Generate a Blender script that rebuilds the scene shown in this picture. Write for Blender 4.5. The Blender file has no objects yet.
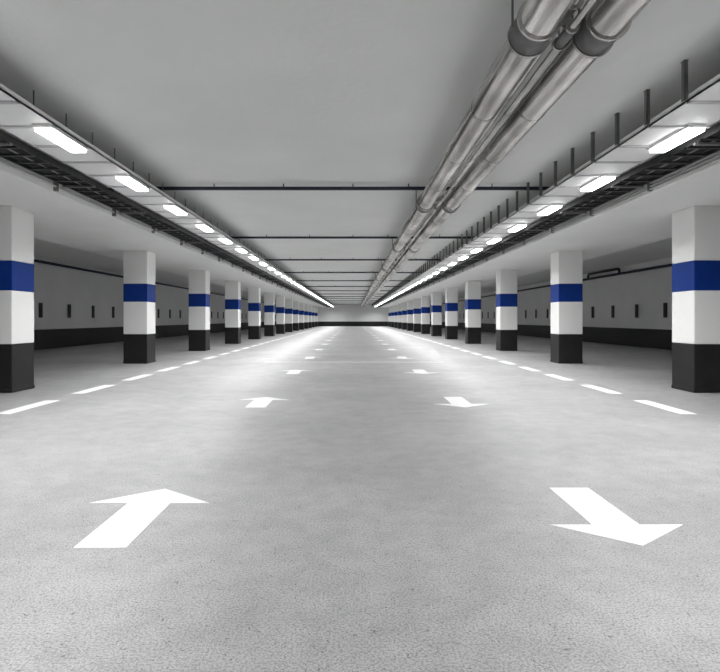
import bpy, bmesh, math, random
from mathutils import Vector, Matrix
random.seed(4)
W=4.5; F=560.0; K=F*W; H=0.217*W
def Z(a): return H+a*W
YB=-7.0; YE=0.0298*K
sc=bpy.context.scene
try: sc.view_settings.view_transform='Standard'
except Exception: pass

# ---------------------------------------------------------------- materials
def mat(name,col,rough=.6,metal=0,noise=0.0,nscale=3.0,bump=0.0,bscale=40.0,spec=.5,col2=None,stretch=None):
    m=bpy.data.materials.new(name); m.use_nodes=True
    nt=m.node_tree; b=nt.nodes['Principled BSDF']
    b.inputs['Roughness'].default_value=rough; b.inputs['Metallic'].default_value=metal
    b.inputs['Specular IOR Level'].default_value=spec
    tc=nt.nodes.new('ShaderNodeTexCoord'); src=tc.outputs['Object']
    if stretch:
        mp=nt.nodes.new('ShaderNodeMapping'); mp.inputs['Scale'].default_value=stretch
        nt.links.new(src,mp.inputs['Vector']); src=mp.outputs['Vector']
    n=nt.nodes.new('ShaderNodeTexNoise'); n.inputs['Scale'].default_value=nscale; n.inputs['Detail'].default_value=8
    nt.links.new(src,n.inputs['Vector'])
    r=nt.nodes.new('ShaderNodeValToRGB')
    r.color_ramp.elements[0].position=.3; r.color_ramp.elements[1].position=.7
    c2=[max(0,c*(1-noise)) for c in col] if col2 is None else col2
    r.color_ramp.elements[0].color=(*c2,1); r.color_ramp.elements[1].color=(*col,1)
    nt.links.new(n.outputs['Fac'],r.inputs['Fac']); nt.links.new(r.outputs['Color'],b.inputs['Base Color'])
    if bump>0:
        n2=nt.nodes.new('ShaderNodeTexNoise'); n2.inputs['Scale'].default_value=bscale; n2.inputs['Detail'].default_value=6
        nt.links.new(src,n2.inputs['Vector'])
        bp=nt.nodes.new('ShaderNodeBump'); bp.inputs['Strength'].default_value=bump; bp.inputs['Distance'].default_value=.02
        nt.links.new(n2.outputs['Fac'],bp.inputs['Height']); nt.links.new(bp.outputs['Normal'],b.inputs['Normal'])
    return m
def emis(name,s,col=(1,1,1)):
    m=bpy.data.materials.new(name); m.use_nodes=True
    nt=m.node_tree; nt.nodes.clear()
    e=nt.nodes.new('ShaderNodeEmission'); e.inputs['Strength'].default_value=s; e.inputs['Color'].default_value=(*col,1)
    o=nt.nodes.new('ShaderNodeOutputMaterial'); nt.links.new(e.outputs[0],o.inputs[0]); return m

M_white=mat('white_paint',(.84,.84,.83),.55,noise=.06,nscale=1.2,bump=.08,bscale=30)
M_ceil=mat('ceiling_paint',(.74,.75,.74),.75,noise=.08,nscale=.8,bump=.15,bscale=14)
M_wall=mat('wall_paint',(.76,.76,.76),.7,noise=.08,nscale=.9,bump=.1,bscale=25)
M_black=mat('black_paint',(.016,.016,.017),.55,noise=.3,nscale=6,bump=.1,spec=.3)
M_blue=mat('blue_paint',(.003,.033,.22),.5,noise=.12,nscale=5,spec=.2)
M_galv=mat('galvanised_steel',(.80,.78,.76),.22,metal=.88,noise=.6,nscale=4,bump=.12,bscale=9,stretch=(1,.35,1))
M_cond=mat('conduit_steel',(.6,.6,.6),.4,metal=.3,noise=.2,nscale=6)
M_steel=mat('bracket_steel',(.20,.20,.20),.5,metal=.4,noise=.3,nscale=9)
M_dark=mat('dark_steel',(.028,.028,.030),.5,metal=.3,noise=.3,nscale=9)
M_navy=mat('navy_rail_paint',(.010,.015,.035),.5,noise=.2,nscale=9)
M_tray=mat('white_tray',(.85,.85,.85),.5,noise=.06,nscale=3)
M_cable=mat('grey_cable',(.28,.28,.28),.5,noise=.3,nscale=9)
M_mark=mat('road_paint',(.84,.84,.84),.55,noise=0.12,nscale=30,bump=.2,bscale=120)
M_lamp=emis('lamp_diffuser',10)

def floor_mat():
    m=bpy.data.materials.new('concrete_floor'); m.use_nodes=True
    nt=m.node_tree; L=nt.links; N=nt.nodes; b=N['Principled BSDF']
    tc=N.new('ShaderNodeTexCoord')
    def noise(s,d=6,dist=0,vec=None):
        n=N.new('ShaderNodeTexNoise'); n.inputs['Scale'].default_value=s; n.inputs['Detail'].default_value=d
        n.inputs['Distortion'].default_value=dist
        L.new(vec if vec else tc.outputs['Object'],n.inputs['Vector']); return n
    def ramp(src,p0,c0,p1,c1):
        r=N.new('ShaderNodeValToRGB'); e=r.color_ramp.elements
        e[0].position=p0; e[1].position=p1; e[0].color=(c0,c0,c0,1); e[1].color=(c1,c1,c1,1)
        L.new(src,r.inputs['Fac']); return r
    def mul(a,bb):
        x=N.new('ShaderNodeMix'); x.data_type='RGBA'; x.blend_type='MULTIPLY'; x.inputs[0].default_value=1
        L.new(a,x.inputs[6]); L.new(bb,x.inputs[7]); return x.outputs[2]
    big=ramp(noise(.6,9).outputs['Fac'],.3,.36,.7,.50)
    mid=ramp(noise(7).outputs['Fac'],.35,.86,.65,1)
    fine=ramp(noise(130,3).outputs['Fac'],.40,.62,.56,1)
    mp=N.new('ShaderNodeMapping'); mp.inputs['Scale'].default_value=(1,2.4,1); mp.inputs['Rotation'].default_value=(0,0,.7)
    L.new(tc.outputs['Object'],mp.inputs['Vector'])
    scr=ramp(noise(30,4,3.0,mp.outputs['Vector']).outputs['Fac'],.32,.25,.37,1)
    mp2=N.new('ShaderNodeMapping'); mp2.inputs['Scale'].default_value=(2.6,1,1); mp2.inputs['Rotation'].default_value=(0,0,.35)
    L.new(tc.outputs['Object'],mp2.inputs['Vector'])
    scr2=ramp(noise(24,4,3.0,mp2.outputs['Vector']).outputs['Fac'],.31,.35,.36,1)
    c=mul(mul(mul(mul(big.outputs[0],mid.outputs[0]),fine.outputs[0]),scr.outputs[0]),scr2.outputs[0])
    L.new(c,b.inputs['Base Color'])
    rr=ramp(noise(3).outputs['Fac'],.3,.35,.7,.46); L.new(rr.outputs[0],b.inputs['Roughness'])
    b.inputs['Specular IOR Level'].default_value=.5
    bp=N.new('ShaderNodeBump'); bp.inputs['Strength'].default_value=.3; bp.inputs['Distance'].default_value=.006
    L.new(noise(80,5,1).outputs['Fac'],bp.inputs['Height']); L.new(bp.outputs['Normal'],b.inputs['Normal'])
    return m
M_floor=floor_mat()

# ---------------------------------------------------------------- mesh builder
class MB:
    def __init__(s): s.bm=bmesh.new(); s.mats=[]
    def mi(s,m):
        if m not in s.mats: s.mats.append(m)
        return s.mats.index(m)
    def box(s,x0,x1,y0,y1,z0,z1,m,bev=0):
        if x0>x1: x0,x1=x1,x0
        if z0>z1: z0,z1=z1,z0
        r=bmesh.ops.create_cube(s.bm,size=1)
        for v in r['verts']:
            v.co=Vector(((x0+x1)/2+v.co.x*(x1-x0),(y0+y1)/2+v.co.y*(y1-y0),(z0+z1)/2+v.co.z*(z1-z0)))
        i=s.mi(m); fs={f for v in r['verts'] for f in v.link_faces}
        for f in fs: f.material_index=i
        if bev:
            es=list({e for v in r['verts'] for e in v.link_edges})
            rb=bmesh.ops.bevel(s.bm,geom=es,offset=bev,segments=2,affect='EDGES',profile=.5)
            for f in rb['faces']: f.material_index=i
    def cyl(s,p,q,r,m,seg=24,r2=None):
        p=Vector(p); q=Vector(q); d=q-p
        mt=Matrix.Translation((p+q)/2)@d.to_track_quat('Z','Y').to_matrix().to_4x4()
        rr=bmesh.ops.create_cone(s.bm,cap_ends=True,segments=seg,radius1=r,radius2=r if r2 is None else r2,depth=d.length,matrix=mt)
        i=s.mi(m)
        for f in {f for v in rr['verts'] for f in v.link_faces}:
            f.material_index=i
            if len(f.verts)==4: f.smooth=True
    def poly(s,pts,z,m,th=.002):
        vs=[s.bm.verts.new((x,y,z)) for x,y in pts]; f=s.bm.faces.new(vs); f.material_index=s.mi(m)
        f.normal_update()
        if f.normal.z<0: f.normal_flip()
        r=bmesh.ops.extrude_face_region(s.bm,geom=[f])
        for v in r['geom']:
            if isinstance(v,bmesh.types.BMVert): v.co.z+=th
        bmesh.ops.recalc_face_normals(s.bm,faces=s.bm.faces[:])
    def done(s,name,origin=None):
        me=bpy.data.meshes.new(name)
        if origin is not None: bmesh.ops.translate(s.bm,verts=s.bm.verts[:],vec=-Vector(origin))
        s.bm.to_mesh(me); s.bm.free()
        for m in s.mats: me.materials.append(m)
        o=bpy.data.objects.new(name,me); bpy.context.collection.objects.link(o)
        if origin is not None: o.location=origin
        return o
def inst(o,loc):
    c=bpy.data.objects.new(o.name.split('.')[0],o.data); c.location=loc
    bpy.context.collection.objects.link(c); return c

XW=2.23*W; ZC=Z(.433)
# ---------------------------------------------------------------- shell
b=MB(); b.box(-XW-.3,XW+.3,YB-.3,YE+.3,-.2,0,M_floor); b.done('floor')
b=MB(); b.box(-XW-.3,XW+.3,YB-.3,YE+.3,ZC,ZC+.3,M_ceil); b.done('ceiling')
for sx,n in((-1,'left'),(1,'right')):
    b=MB(); b.box(sx*XW,sx*(XW+.3),YB-.3,YE+.3,0,ZC,M_wall); b.done('wall_'+n)
    b=MB(); b.box(sx*(XW-.015),sx*XW,YB,YE,0,.64,M_black); b.done('baseboard_'+n)
    b=MB(); b.box(sx*.79*W,sx*1.31*W,YB,YE,Z(.333),ZC,M_white,.012)
    b.done('trim_1' if sx<0 else 'trim_2')
b=MB(); b.box(-XW,XW,YE,YE+.3,0,ZC,M_wall); b.done('wall_back')
b=MB(); b.box(-XW+.02,XW-.02,YE-.015,YE,0,.64,M_black); b.done('baseboard_back')
b=MB(); b.box(-XW,XW,YB-.3,YB,0,ZC,M_wall); b.done('wall_front')

# ---------------------------------------------------------------- pillars
t=.119*W; S=.00193*K
d1=.003145*K
b=MB(); h=t/2
zb=Z(-.074); z1=Z(.084); z2=Z(.172); zt=Z(.333)
b.box(-h,h,-h,h,0,.05,M_black,.01)
b.box(-h+.006,h-.006,-h+.006,h-.006,.04,zb,M_black,.012)
b.box(-h+.006,h-.006,-h+.006,h-.006,zb,z1,M_white,.012)
b.box(-h+.004,h-.004,-h+.004,h-.004,z1,z2,M_blue,.012)
b.box(-h+.006,h-.006,-h+.006,h-.006,z2,zt,M_white,.012)
proto=b.done('parking_pillar')
first=True
for k in range(-2,14):
    y=d1+k*S-h
    for sx in(-1,1):
        x=sx*(W+h)
        if first: proto.location=(x,y,0); first=False
        else: inst(proto,(x,y,0))

# ---------------------------------------------------------------- lamps + trays
q=2/3
LS=S/3; L0=.00200*K
XL=-.582*W; XR=.645*W; zs=Z(.365)
b=MB()
b.box(-.085,.085,-.33,.33,-.028,-.001,M_tray,.004)
b.box(-.07,.07,-.31,.31,-.055,-.028,M_lamp,.002)
lamp=b.done('fluorescent_ceiling_lamp'); first=True
def tube(e):
    ld=bpy.data.lights.new('tube_light','AREA'); ld.shape='RECTANGLE'; ld.size=.14; ld.size_y=.6; ld.energy=e; ld.spread=2.6
    return ld
T_near_boost=tube(48); T_mid=tube(31); T_far_boost=tube(37)  # tube output invented by distance along the aisle to shape floor light pools
k=-7
while True:
    y=L0+k*LS; k+=1
    if y>YE-.5: break
    if y<YB+.6: continue
    ld=T_near_boost if .4<y<2.6 else (T_mid if y<9 else T_far_boost)
    for x in(XL,XR):
        if first: lamp.location=(x,y,zs); first=False; o=lamp
        else: o=inst(lamp,(x,y,zs))
        l=bpy.data.objects.new('tube_light',ld); bpy.context.collection.objects.link(l)
        l.parent=o; l.location=(0,0,-.058)
xi=.56*W; xo=.675*W
for sx in(-1,1):
    b=MB()
    b.box(sx*xi,sx*xo,YB,YE-.1,zs,zs+.012,M_tray)
    b.box(sx*xi,sx*(xi+.012),YB,YE-.1,zs,zs+.045,M_tray)
    b.box(sx*(xo-.012),sx*xo,YB,YE-.1,zs,zs+.045,M_tray)
    y=L0+LS/6-8*LS
    while y<YE-.3:
        if y>YB+.1:
            b.box(sx*(xi+.012),sx*xo,y-.018,y+.018,zs-.0,zs-.014,M_cond)
            if sx>0:
                b.box(sx*(xi-.028),sx*(xi-.002),y-.022,y-.016,zs,ZC,M_steel)
                b.box(sx*(xi-.028),sx*(xi-.023),y-.022,y+.022,zs,ZC,M_steel)
                b.box(sx*(xi-.032),sx*(xi+.0),y-.026,y+.026,ZC-.006,ZC,M_steel)
            else:
                b.cyl((sx*(xi+.2),y,zs),(sx*(xi+.2),y,ZC),.006,M_steel,8)
        y+=LS/3
    b.done('lighting_tray')
    # cable ladder between lighting tray and beam
    b=MB()
    za=Z(.352); xa=.685*W; xb=.765*W
    b.box(sx*xa,sx*(xa+.012),YB,YE-.1,za,za+.07,M_dark)
    b.box(sx*(xb-.012),sx*xb,YB,YE-.1,za,za+.07,M_dark)
    y=YB+.2
    while y<YE-.3:
        b.box(sx*xa,sx*xb,y-.02,y+.02,za,za+.015,M_dark); y+=.25
    for i in range(6):
        cx=xa+.04+i*.05
        b.cyl((sx*cx,YB,za+.034),(sx*cx,YE-.1,za+.034),.012+.004*(i%3),M_dark if i%3 else M_cable,10)
    y=L0-7*LS
    while y<YE-.5:
        if y>YB:
            b.box(sx*(xa-.01),sx*(xb+.01),y-.02,y+.02,za-.02,za,M_steel)
            b.cyl((sx*(xb+.005),y,za-.02),(sx*(xb+.005),y,ZC),.006,M_steel,8)
        y+=LS
    b.done('cable_ladder')
# conduits on the beam fascia
for sx,lst in((-1,[(.784,.350,.012)]),(1,[(.784,.342,.012),(.784,.350,.012),(.784,.358,.010)])):
    b=MB()
    for xx,zz,r in lst: b.cyl((sx*xx*W,YB,Z(zz)),(sx*xx*W,YE-.1,Z(zz)),r,M_cond,10)
    y=L0-7*LS
    while y<YE-.5:
        if y>YB: b.box(sx*.780*W,sx*.79*W,y-.02,y+.02,Z(.338),Z(.362),M_steel)
        y+=LS
    b.done('conduit_run')

# ---------------------------------------------------------------- cross rails
RS=S; R0=.0032*K
ys=[]
k=-5
while R0+k*RS<YE-.5:
    y=R0+k*RS; k+=1
    if y<YB+.3: continue
    ys.append(y)
    b=MB(); b.box(-.79*W,.79*W,y-.02,y+.02,Z(.4125),Z(.423),M_navy,.003)
    for x in(-2.0,-1.0,0,.8,2.0): b.cyl((x,y,Z(.42)),(x,y,ZC),.008,M_navy,8)
    b.done('ceiling_support_rail')
# ---------------------------------------------------------------- big pipes
def pipe(xw,zw,r,name):
    b=MB(); x=xw*W*q; z=Z(zw*q); r*=q
    b.cyl((x,YB,z),(x,YE-.1,z),r,M_galv,40)
    for y in ys:
        b.cyl((x,y-.09,z),(x,y+.09,z),r+.012,M_steel,40)
        b.cyl((x,y-.11,z),(x,y-.09,z),r+.022,M_galv,40)
        b.cyl((x,y+.09,z),(x,y+.11,z),r+.022,M_galv,40)
        b.cyl((x-r-.02,y,z),(x-r-.02,y,Z(.415)),.007,M_steel,8)
        b.cyl((x+r+.02,y,z),(x+r+.02,y,Z(.415)),.007,M_steel,8)
    y=ys[0]+RS/4
    while y<YE-1:
        b.cyl((x,y-.012,z),(x,y+.012,z),r+.005,M_galv,40); y+=RS/4
    b.done(name)
pipe(.345,.555,.155,'ceiling_pipe'); pipe(.472,.555,.155,'ceiling_pipe')
pipe(.408,.588,.045,'ceiling_pipe'); pipe(.405,.540,.028,'ceiling_pipe')

# ---------------------------------------------------------------- wall pipes + plates
for sx in(-1,1):
    b=MB(); x=sx*(XW-.09)
    z=Z(.405) if sx<0 else Z(.375)
    b.cyl((x,YB,z),(x,YE,z),.045,M_navy,14)
    if sx>0:  # expansion loop
        zu=Z(.418); r=.10
        ya=.0083*K; yb=.0094*K; rp=.045
        pts=[(x,ya,z),(x,ya,zu-r)]
        for a in range(1,7):
            an=a/6*math.pi/2; pts.append((x,ya+r-r*math.cos(an),zu-r+r*math.sin(an)))
        for a in range(0,7):
            an=a/6*math.pi/2; pts.append((x,yb-r+r*math.sin(an),zu-r+r*math.cos(an)))
        pts.append((x,yb,z))
        for p,qq in zip(pts,pts[1:]): b.cyl(p,qq,rp,M_dark,14)
    y=YB+1
    while y<YE-1:
        b.box(x,sx*XW,y-.02,y+.02,z-.02,z+.02,M_steel); y+=2.4
    b.done('wall_pipe')
    b=MB(); y=.00713*K-8*.00072*K
    while y<YE-1:
        if y>YB+.3:
            b.box(sx*(XW-.03),sx*XW,y-.10,y+.10,Z(.01),Z(.115),M_black,.008)
        y+=.00072*K
    b.done('wall_marker_plates')

# ---------------------------------------------------------------- road markings
def arrow(xc,y0,flip):
    L=.83;sw=.113;hw=.32;hl=.25
    pts=[(-sw,0),(sw,0),(sw,L-hl),(hw,L-hl-.0),(0,L),(-hw,L-hl),(-sw,L-hl)]
    if flip: pts=[(-x,L-y) for x,y in pts]
    b=MB(); b.poly([(xc+x,y0+y) for x,y in pts],0,M_mark); b.done('floor_arrow_marking')
y=2.388
while y<YE-3:
    arrow(-.240*W,y,False); arrow(.277*W,y+.02,True); y+=3.78
b=MB()
for xc in(-.80*W,.765*W):
    y=.00228*K-4*.000625*K
    while y<YE-1.5:
        b.box(xc-.085,xc+.085,y,y+.97,0,.002,M_mark); y+=.000625*K
b.done('lane_dash_markings')
b=MB(); b.box(-.45*W,.45*W,12.65,12.72,0,.0015,M_mark); b.done('floor_joint_line')  # thin white expansion joint line across the aisle

# ---------------------------------------------------------------- camera
cd=bpy.data.cameras.new('camera'); cam=bpy.data.objects.new('camera',cd); bpy.context.collection.objects.link(cam)
cam.location=(0,0,H); cam.rotation_euler=(math.pi/2,0,0)
cd.sensor_width=36; cd.lens=F/720*36; cd.shift_x=7/720; cd.shift_y=-17/720; cd.clip_end=300
sc.camera=cam
w=bpy.data.worlds.new('world'); sc.world=w; w.use_nodes=True
w.node_tree.nodes['Background'].inputs[0].default_value=(.5,.5,.5,1); w.node_tree.nodes['Background'].inputs[1].default_value=.3
